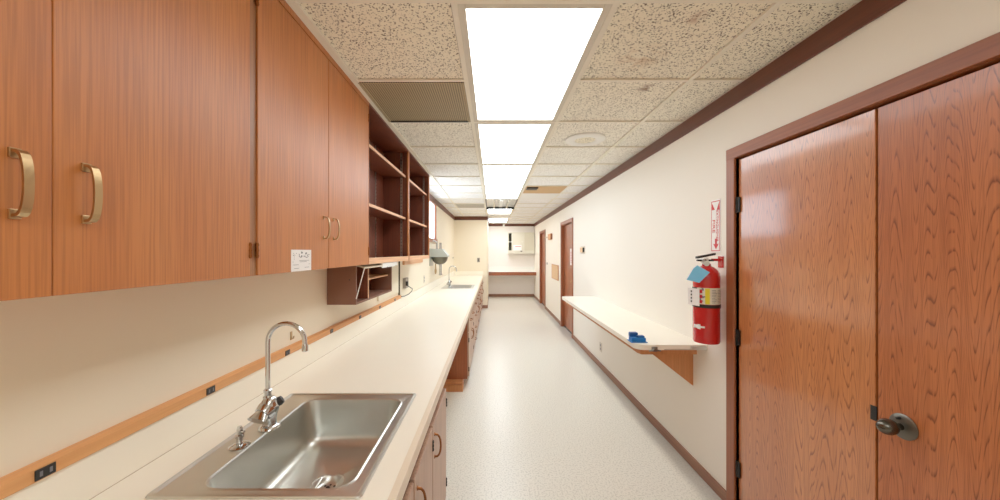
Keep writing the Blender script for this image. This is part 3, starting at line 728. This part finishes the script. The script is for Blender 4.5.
fl = MB().grid([[(cx1+.001, 2.14, 1.400), (cx1+.001, 2.14, 1.394), (-.775, 2.13, 1.378), (-.773, 2.13, 1.384)],
                [(cx1+.001, 2.86, 1.400), (cx1+.001, 2.86, 1.394), (-.775, 2.87, 1.382), (-.773, 2.87, 1.388)]])
ob('flap_door', fl, 'cream', t, label='cream flap door swung up')
ob('stay_arm', MB().tube([(cx1+.003, 2.125, 1.195), (-.80, 2.125, 1.30), (-.778, 2.128, 1.385)], .003, 8), 'white', t)
cr = MB(); rnd = random.Random(2)
R0 = []
for i in range(12):
    y = 2.45+i*.033
    R0.append([(-.790, y, 1.402), (-.790+rnd.uniform(0, .004), y, 1.375+rnd.uniform(-.008, .004)), (-.772+rnd.uniform(0, .012), y, 1.372+rnd.uniform(-.006, .006)), (-.768, y, 1.400)])
cr.grid(R0)
ob('crumpled_cover', cr, 'white', t)

# cream board with cord and outlet box
ob('wall_board', MB().box(XL, XL+.016, 3.06, 3.70, 1.05, 1.40, .002), 'cream', label='plain cream board on the wall just behind the cubby box', category='board')
t = thing('outlet_box', (XL, 3.95, 1.08), 'surface outlet box on the left wall with a dark looped cord', 'outlet')
ob('box', MB().box(XL, XL+.035, 3.93, 4.06, 1.07, 1.185, .004), 'outlet_d', t)
ob('plug', MB().box(XL+.035, XL+.06, 3.92, 3.96, 1.10, 1.15, .006), 'black', t)
ob('cord', MB().tube([(XL+.055, 3.94, 1.10), (XL+.07, 4.0, 1.075), (XL+.07, 4.1, 1.05), (XL+.06, 4.12, 1.02), (XL+.05, 4.0, .998), (XL+.04, 3.85, .995), (XL+.03, 3.77, 1.0)], .005, 8), 'black', t)
ob('conduit', MB().tube([(XL+.012, 3.74, 1.02), (XL+.012, 3.74, 1.385)], .010, 10), 'cord', t)

# raceway on top of the backsplash
t = thing('outlet_raceway', (XL, 2, .982), 'long orange wood outlet raceway strip above the backsplash', 'raceway')
ob('strip', MB().prism([(XL, .982), (-.987, .982), (-.985, .984), (-.985, 1.0115), (-.996, 1.017), (XL, 1.017)], YF+.02, 3.78, 'y'), 'raceway', t)
for y in (-.15, .31, .77, 1.222, 1.68, 2.14, 2.60, 3.06, 3.53):
    s = ob('outlet', MB().box(-.985, -.982, y-.018, y+.018, .9855, 1.009, .001), 'black', t)
    ob('sockets', MB().box(-.982, -.9812, y-.011, y-.006, .992, 1.003).box(-.982, -.9812, y+.006, y+.011, .992, 1.003), 'inkgrey', s)
ob('brass_hook', MB().box(XL, XL+.004, 1.745, 1.760, 1.04, 1.082, .001).tube([(XL+.003, 1.752, 1.05), (XL+.014, 1.752, 1.048), (XL+.016, 1.752, 1.06)], .003, 8), 'brass', label='tiny brass hook on the left wall above the raceway', category='hook')
ob('wall_hook', MB().tube([(XL, 8.8, 1.335), (XL+.02, 8.8, 1.33), (XL+.025, 8.8, 1.345)], .006, 8), 'blackmetal', label='tiny dark hook on the left wall near the end wall', category='hook')

# grey wall unit: sloped hood over a dark bowl, pipes above and below
ux, uy = XL, 5.74
t = thing('wall_bowl_unit', (ux, uy, 1.10), 'grey metal wall fixture with rounded bowl underside and pipes, under the window', 'fixture')
hy = .13
ob('back_plate', MB().box(ux, ux+.012, uy-hy-.02, uy+hy+.02, 1.255, 1.535, .003), 'grey_metal', t)
ob('hood', MB().prism([(ux+.012, 1.40), (ux+.285, 1.40), (ux+.285, 1.425), (ux+.20, 1.53), (ux+.012, 1.53)], uy-hy, uy+hy, 'y'), 'grey_metal', t)
rings = []
for i in range(9):
    a = PI/2*i/8; k = math.cos(a)
    rings.append([(ux+.145+(.125*k+.008)*math.cos(2*PI*j/24), uy+((hy-.012)*k+.008)*math.sin(2*PI*j/24), 1.40-.125*math.sin(a)) for j in range(24)])
ob('bowl', MB().grid(rings), 'grey_bowl', t)
ob('supply_pipe', MB().tube([(ux+.10, uy-.04, 1.53), (ux+.10, uy-.04, 1.64), (ux+.06, uy-.04, 1.66), (ux, uy-.04, 1.66)], .016, 12).tube([(ux+.155, uy, 1.53), (ux+.155, uy, 1.63)], .020, 12), 'chrome', t)
ob('drain_pipe', MB().tube([(ux+.155, uy, 1.29), (ux+.155, uy, 1.10)], .023, 14).lathe([(0, 0), (.03, 0), (.03, .02), (0, .02)], (ux+.155, uy, 1.10), cap=False, n=16), 'chrome', t)
ob('thin_pipe', MB().tube([(ux+.08, uy-.03, 1.29), (ux+.08, uy-.03, 1.12)], .010, 10).lathe([(0, -.03), (.018, -.03), (.018, .03), (0, .03)], (ux+.08, uy-.03, 1.17), cap=False, n=12), 'brass', t)

# ------------------------------------------------------------------ counter
CZ = .87; XCF = -.238; ET = .045
sinks = [(.864, 1.503), (5.84, 6.479)]; SX0, SX1 = -.865, -.325
ct = thing('countertop', (-.6, 3.5, CZ), 'long cream laminate countertop running the whole left wall', 'countertop')
m = MB(); i_ = .012
ys = [YF+.01]
for a, b in sinks: ys += [a+i_, b-i_]
ys.append(YW-.001)
zb = CZ-.035
for k in range(0, len(ys), 2): m.box(XL+.001, XCF-.004, ys[k], ys[k+1], zb, CZ)
for a, b in sinks: m.box(XL+.001, SX0+i_, a+i_, b-i_, zb, CZ); m.box(SX1-i_, XCF-.004, a+i_, b-i_, zb, CZ)
ob('top', m, 'counter', ct)
ob('front_edge', MB().box(XCF-.022, XCF, YF+.01, YW-.001, CZ-ET, CZ+.0005, .002), 'counter_edge', ct)
ob('backsplash', MB().box(XL+.0005, -.9925, YF+.01, YW-.001, CZ, .982, .001).box(-.9925, -.25, YW-.018, YW-.001, CZ, .97, .002), 'counter', ct)
ob('seam_line', MB().box(-.9925, -.9905, YF+.01, YW-.02, CZ, CZ+.0006), 'seam', ct)

# ------------------------------------------------------------------ sink
def rr(x0, x1, y0, y1, r, z, n=6):
    p = []
    for cx, cy, a in ((x1-r, y1-r, 0), (x0+r, y1-r, 90), (x0+r, y0+r, 180), (x1-r, y0+r, 270)):
        for i in range(n+1):
            t_ = math.radians(a+90*i/n); p.append(Vector((cx+r*math.cos(t_), cy+r*math.sin(t_), z)))
    return p
def make_sink(y0, y1, label):
    t = thing('sink', ((SX0+SX1)/2, (y0+y1)/2, CZ), label, 'sink', 'stainless steel drop-in sinks')
    x0, x1 = SX0, SX1
    rim = MB().grid([rr(x0, x1, y0, y1, .012, CZ+.001), rr(x0+.002, x1-.002, y0+.002, y1-.002, .011, CZ+.005), rr(x0+.010, x1-.010, y0+.010, y1-.010, .010, CZ+.006),
                     rr(x0+.016, x1-.016, y0+.014, y1-.014, .010, CZ+.002),
                     rr(-.768, -.362, y0+.028, y1-.050, .052, CZ+.002), rr(-.763, -.367, y0+.033, y1-.055, .052, CZ+.004), rr(-.758, -.372, y0+.038, y1-.060, .050, CZ+.001)], False, False)
    ob('rim', rim, 'steel', t, angle=16)
    bx0, bx1, by0, by1 = -.758, -.372, y0+.038, y1-.060
    R = [rr(bx0, bx1, by0, by1, .050, CZ+.001), rr(bx0+.003, bx1-.003, by0+.003, by1-.003, .052, CZ-.02), rr(bx0+.012, bx1-.012, by0+.012, by1-.012, .058, CZ-.125)]
    for i in range(1, 7):
        a = PI/2*i/6; k = .012+.045*(1-math.cos(a)); R.append(rr(bx0+k, bx1-k, by0+k, by1-k, max(.02, .060-.03*(i/6)), CZ-.125-.045*math.sin(a)))
    cx, cy = -.560, (y0+y1)/2+.005
    last = R[-1]
    zc = CZ-.176
    R.append([Vector((cx+.058*math.cos(math.atan2(p.y-cy, p.x-cx)), cy+.058*math.sin(math.atan2(p.y-cy, p.x-cx)), zc)) for p in last])
    R.append([Vector((cx+.052*math.cos(math.atan2(p.y-cy, p.x-cx)), cy+.052*math.sin(math.atan2(p.y-cy, p.x-cx)), zc-.004)) for p in last])
    ob('basin', MB().grid(R, False, False), 'steel', t, angle=70)
    dr = ob('drain', MB().lathe([(.054, -.001), (.056, .003), (.050, .004), (.044, -.003), (.040, -.014), (.030, -.018), (0, -.018)], (cx, cy, zc-.002), cap=False, n=32), 'steel', t, angle=60)
    h = MB()
    for k in range(8):
        a = 2*PI*k/8; h.lathe([(0, 0), (.004, 0), (.004, .001), (0, .001)], (cx+.022*math.cos(a), cy+.022*math.sin(a), zc-.0195), cap=False, n=8)
    h.lathe([(0, 0), (.008, 0), (.006, .008), (0, .01)], (cx, cy, zc-.0195), cap=False, n=12)
    ob('strainer', h, 'black', dr)
    return t
make_sink(*sinks[0], 'large stainless steel sink in the foreground counter')
make_sink(*sinks[1], 'distant stainless steel sink near the end of the counter')

# ------------------------------------------------------------------ faucet
fx, fy = -.780, 1.215
DZ = CZ+.002
f = thing('faucet', (fx, fy, DZ), 'tall chrome gooseneck faucet on the foreground sink', 'faucet', 'chrome gooseneck faucets')
ob('base_flange', MB().lathe([(0, 0), (.032, 0), (.034, .003), (.030, .010), (.024, .014), (0, .014)], (fx+.008, fy-.004, DZ), cap=False), 'chrome', f)
ob('body', MB().lathe([(0, .01), (.022, .01), (.0215, .03), (.024, .045), (.029, .060), (.030, .075), (.026, .092), (.018, .102), (.014, .106), (0, .107)], (fx+.006, fy, DZ), cap=False), 'chrome', f)
ax = Vector((-.22, -.80, -.50)).normalized()
hb = ob('lever_hub', MB().lathe([(0, -.026), (.024, -.024), (.031, -.006), (.032, .012), (.028, .030), (0, .032)], Vector((fx+.004, fy, DZ+.070)), ax, cap=False), 'chrome', f)
p0 = Vector((fx+.004, fy, DZ+.070))+ax*.028
side = ax.cross(Vector((0, 0, 1))).normalized(); upv = side.cross(ax).normalized()
R = []
for i in range(8):
    k = i/7; c = p0 + ax*(.028*k) + upv*(.004*k); hw = .025+.012*k; hh = .022-.008*k
    R.append([c+side*math.cos(2*PI*j/20)*hw+upv*math.sin(2*PI*j/20)*hh for j in range(20)])
ob('lever', MB().grid(R), 'chrome', hb)
ob('spray_button', MB().lathe([(0, 0), (.014, 0), (.016, .010), (.013, .022), (0, .025)], (fx+.022, fy+.012, DZ+.078), (.75, .35, .55), cap=False, n=20), 'black', f)
ob('collar', MB().lathe([(0, 0), (.014, 0), (.015, .006), (.011, .012), (.011, .022), (.0135, .024), (.0135, .030), (.010, .034), (0, .034)], (fx, fy, DZ+.100), cap=False), 'chrome', f)
pts = [(fx, fy, DZ+.12), (fx, fy, DZ+.22), (fx, fy, DZ+.295)]
cr_, ccx, ccz = .064, fx+.064, 1.168
for i in range(1, 17):
    a = PI - (PI*1.02)*i/16; pts.append((ccx+cr_*math.cos(a), fy, ccz+cr_*math.sin(a)))
pts.append((ccx+cr_+.001, fy, 1.150))
ob('gooseneck', MB().tube(pts, .0078, 16), 'chrome', f)
ob('spout_tip', MB().lathe([(0, 0), (.0095, 0), (.0105, .004), (.010, .020), (.008, .024), (0, .024)], (ccx+cr_+.001, fy, 1.136), cap=False), 'chrome', f)
g_ = copy_tree(f, None, (.01, sinks[1][0]-sinks[0][0], 0))
g_['label'] = 'small far chrome gooseneck faucet on the distant sink'
# dispenser post on the deck
s = thing('sink_sprayer', (-.792, 1.096, DZ), 'short chrome post with round base on the sink deck, left of the faucet', 'sprayer')
ob('base_ring', MB().lathe([(0, 0), (.028, 0), (.030, .003), (.022, .007), (.012, .009), (0, .009)], (-.792, 1.096, DZ), cap=False), 'chrome', s)
ob('post', MB().lathe([(0, .008), (.009, .008), (.009, .026), (.012, .028), (.012, .036), (.008, .038), (.008, .054), (.006, .062), (0, .062)], (-.792, 1.096, DZ), cap=False, n=20), 'chrome', s)
ob('nozzle', MB().tube([(-.792, 1.096, DZ+.045), (-.774, 1.091, DZ+.048)], .004, 8), 'chrome', s)

# ------------------------------------------------------------------ base cabinets
XB = -.276; XD = -.258
def wire_pull(parent, y, z, h=.10, horiz=False, mat='copper'):
    n = 10; pts = []
    for i in range(n+1):
        a = PI*i/n; k = math.sin(a)**.6
        o = h/2*-math.cos(a)
        pts.append((XD+.028*k, y+(o if horiz else 0), z+(0 if horiz else o)))
    m = MB().tube(pts, .0045, 8)
    for q in (-1, 1):
        m.lathe([(0, 0), (.008, 0), (.007, .003), (0, .004)], (XD, y+(q*h/2 if horiz else 0), z+(0 if horiz else q*h/2)), (1, 0, 0), cap=False, n=12)
    return ob('handle', m, mat, parent, origin=(XD, y, z))
def base_unit(y0, y1, label, doors, drawers, group='base cabinets under the left counter', endmat='base_dk', mat='base', pull='copper'):
    t = thing('base_cabinet', (-.65, (y0+y1)/2, 0), label, 'cabinet', group)
    top = CZ-ET-.001
    xb = XL+.01
    ob('side_panel', MB().box(xb, XB, y0, y0+.018, .10, top), endmat, t)
    ob('side_panel', MB().box(xb, XB, y1-.018, y1, .10, top), endmat, t)
    ob('bottom_panel', MB().box(xb, XB, y0+.018, y1-.018, .10, .118), endmat, t)
    fr = MB().box(XB-.018, XB, y0+.018, y1-.018, top-.10, top).box(XB-.018, XB, y0+.018, y0+.04, .118, top-.1).box(XB-.018, XB, y1-.04, y1-.018, .118, top-.1).box(XB-.018, XB, y0+.04, y1-.04, .118, .135)
    ob('face_frame', fr, 'base', t)
    ob('toe_kick', MB().box(xb, XB-.045, y0+.005, y1, 0, .10), 'base_dk', t)
    for (a, b, z0, z1, hy) in doors:
        dr = ob('door', MB().box(XB+.001, XD, a, b, z0, z1, .003), mat, t, origin=(XD, (a+b)/2, z0))
        wire_pull(dr, hy, z1-.105, mat=pull)
        hs = b if hy < (a+b)/2 else a
        for z in (z0+.08, z1-.08): butt_hinge(dr, XD-.004, hs, z, .045, 'blackmetal')
    for (a, b, z0, z1) in drawers:
        dw = ob('drawer', MB().box(XB+.001, XD, a, b, z0, z1, .003), mat, t, origin=(XD, (a+b)/2, z0))
        wire_pull(dw, (a+b)/2, (z0+z1)/2, .10, True, mat=pull)
    return t
dt = .726
def two(y0, y1, z1=dt, near=False):
    m_ = (y0+y1)/2
    return [(y0+.012, m_-.004, .125, z1, m_-.05), (m_+.004, y1-.012, .125, z1, m_+.05)]
base_unit(-.40, .758, 'base cabinet under the counter beside the viewer', two(-.40, .758), [])
base_unit(.760, 1.945, 'three-door base cabinet below the foreground sink, before the knee space', [(.768, 1.146, .125, dt, 1.10), (1.158, 1.506, .125, dt, 1.20), (1.514, 1.941, .125, dt, 1.555)], [])
# knee space 1.945 - 3.80, then the far run
y = 3.80; far = ['far base cabinet standing at the far side of the knee space', 'drawer stack second from the knee space', 'third far base cabinet from the knee space', 'fourth far base cabinet below the distant sink',
                 'drawer stack second from the end wall', 'base cabinet touching the cream end wall']
uw = (YW-.005-3.80)/6
for i, lb in enumerate(far):
    a, b = y, y+uw-.001
    if i in (1, 4):
        dws = [(a+.012, b-.012, .125+j*.172, .125+j*.172+.165) for j in range(4)]
        base_unit(a, b, lb, [], dws)
    else:
        base_unit(a, b, lb, two(a, b, .600), [(a+.012, (a+b)/2-.004, .612, .80), ((a+b)/2+.004, b-.012, .612, .80)])
    y += uw
ob('plinth', MB().box(XL+.02, -.315, 3.70, 3.80, 0, .075, .002).box(XL+.02, -.318, 3.705, 3.80, .078, .10, .002), 'bracket', label='light wood plinth block at the foot of the far base cabinets', category='plinth')

# ------------------------------------------------------------------ back desk and wall cabinet
t = thing('built_in_desk', (.62, 11.3, .85), 'built-in white desk top with wood front spanning the back alcove', 'desk')
dz = .852
ob('desk_top', MB().box(XW+.014, XR-.001, 11.06, YB-.001, dz-.03, dz, .002), 'white', t)
ob('wood_front', MB().box(XW+.014, XR-.001, 11.045, 11.06, dz-.115, dz-.004, .002), 'casing_h', t)
ob('backsplash', MB().box(XW+.014, XR-.001, YB-.018, YB-.001, dz, dz+.14, .002), 'white', t)
ob('support_cleat', MB().box(XR-.025, XR-.014, 11.06, YB-.02, dz-.1, dz-.031), 'casing_h', t)
x0, x1, y0, y1, z0, z1 = .50, 1.352, 11.3, YB-.001, 1.43, 2.115
t = thing('sliding_door_cabinet', (.92, YB, z0), 'beige wall cabinet with sliding doors above the back desk', 'cabinet')
ob('carcass', MB().box(x0, x0+.02, y0+.004, y1, z0+.10, z1).box(x1-.02, x1, y0+.004, y1, z0+.10, z1).box(x0+.02, x1-.02, y0+.004, y1, z1-.02, z1).box(x0, x1, y0, y1, z0, z0+.10, .003).box(x0+.02, x1-.02, y1-.02, y1, z0+.1, z1-.02, mi=1), ['beige', 'dark_in'], t)
ob('inner_shelf', MB().box(x0+.02, x1-.02, y0+.05, y1-.02, 1.80, 1.825), 'beige', t)
d1 = ob('sliding_door', MB().box(.615, 1.03, y0+.010, y0+.022, z0+.10, z1-.02, .002), 'beige', t)
d2 = ob('sliding_door', MB().box(1.01, x1-.02, y0+.026, y0+.038, z0+.10, z1-.02, .002), 'beige2', t)
ob('finger_pull', MB().lathe([(0, 0), (.012, 0), (.010, .004), (0, .005)], (.955, y0+.010, 1.81), (0, -1, 0), cap=False, n=12), 'white', d1)
t = thing('taped_notice', (.79, y0+.008, 1.54), 'white notice with pink heading taped to the beige sliding door', 'notice')
ob('sheet', MB().box(.665, .935, y0+.0075, y0+.0098, 1.53, 1.71), 'paper', t)
pr = MB().box(.73, .915, y0+.0065, y0+.0075, 1.645, 1.665)
ob('print', pr, 'pink', t)
ob('latch_box', MB().box(.90, .955, y0-.025, y0, 1.49, 1.52, .004), 'ink', label='tiny dark box at the lower lip of the beige cabinet', category='box')
ob('trim_clip', MB().box(.335, .40, YB-.03, YB-.012, CEIL-.10, CEIL-.001, .004), 'white', label='small white fitting on the dark trim above the back wall', category='fitting')

# ------------------------------------------------------------------ light, world, camera
w_ = bpy.data.worlds.new('world'); bpy.context.scene.world = w_; w_.use_nodes = True
w_.node_tree.nodes['Background'].inputs[0].default_value = (.7, .8, 1, 1); w_.node_tree.nodes['Background'].inputs[1].default_value = .3
cam = bpy.data.cameras.new('camera'); cam.lens = 12.6; cam.sensor_width = 36; cam.shift_x = .0074; cam.shift_y = .002; cam.clip_start = .02
co = bpy.data.objects.new('camera', cam); COL.objects.link(co); co.location = (0, 0, CAMZ); co.rotation_euler = (PI/2, 0, 0)
bpy.context.scene.camera = co
sc = bpy.context.scene
sc.view_settings.view_transform = 'Standard'; sc.view_settings.look = 'None'; sc.view_settings.exposure = .17; sc.view_settings.gamma = 1.12
sc.cycles.max_bounces = 12; sc.cycles.diffuse_bounces = 8; sc.cycles.use_denoising = True
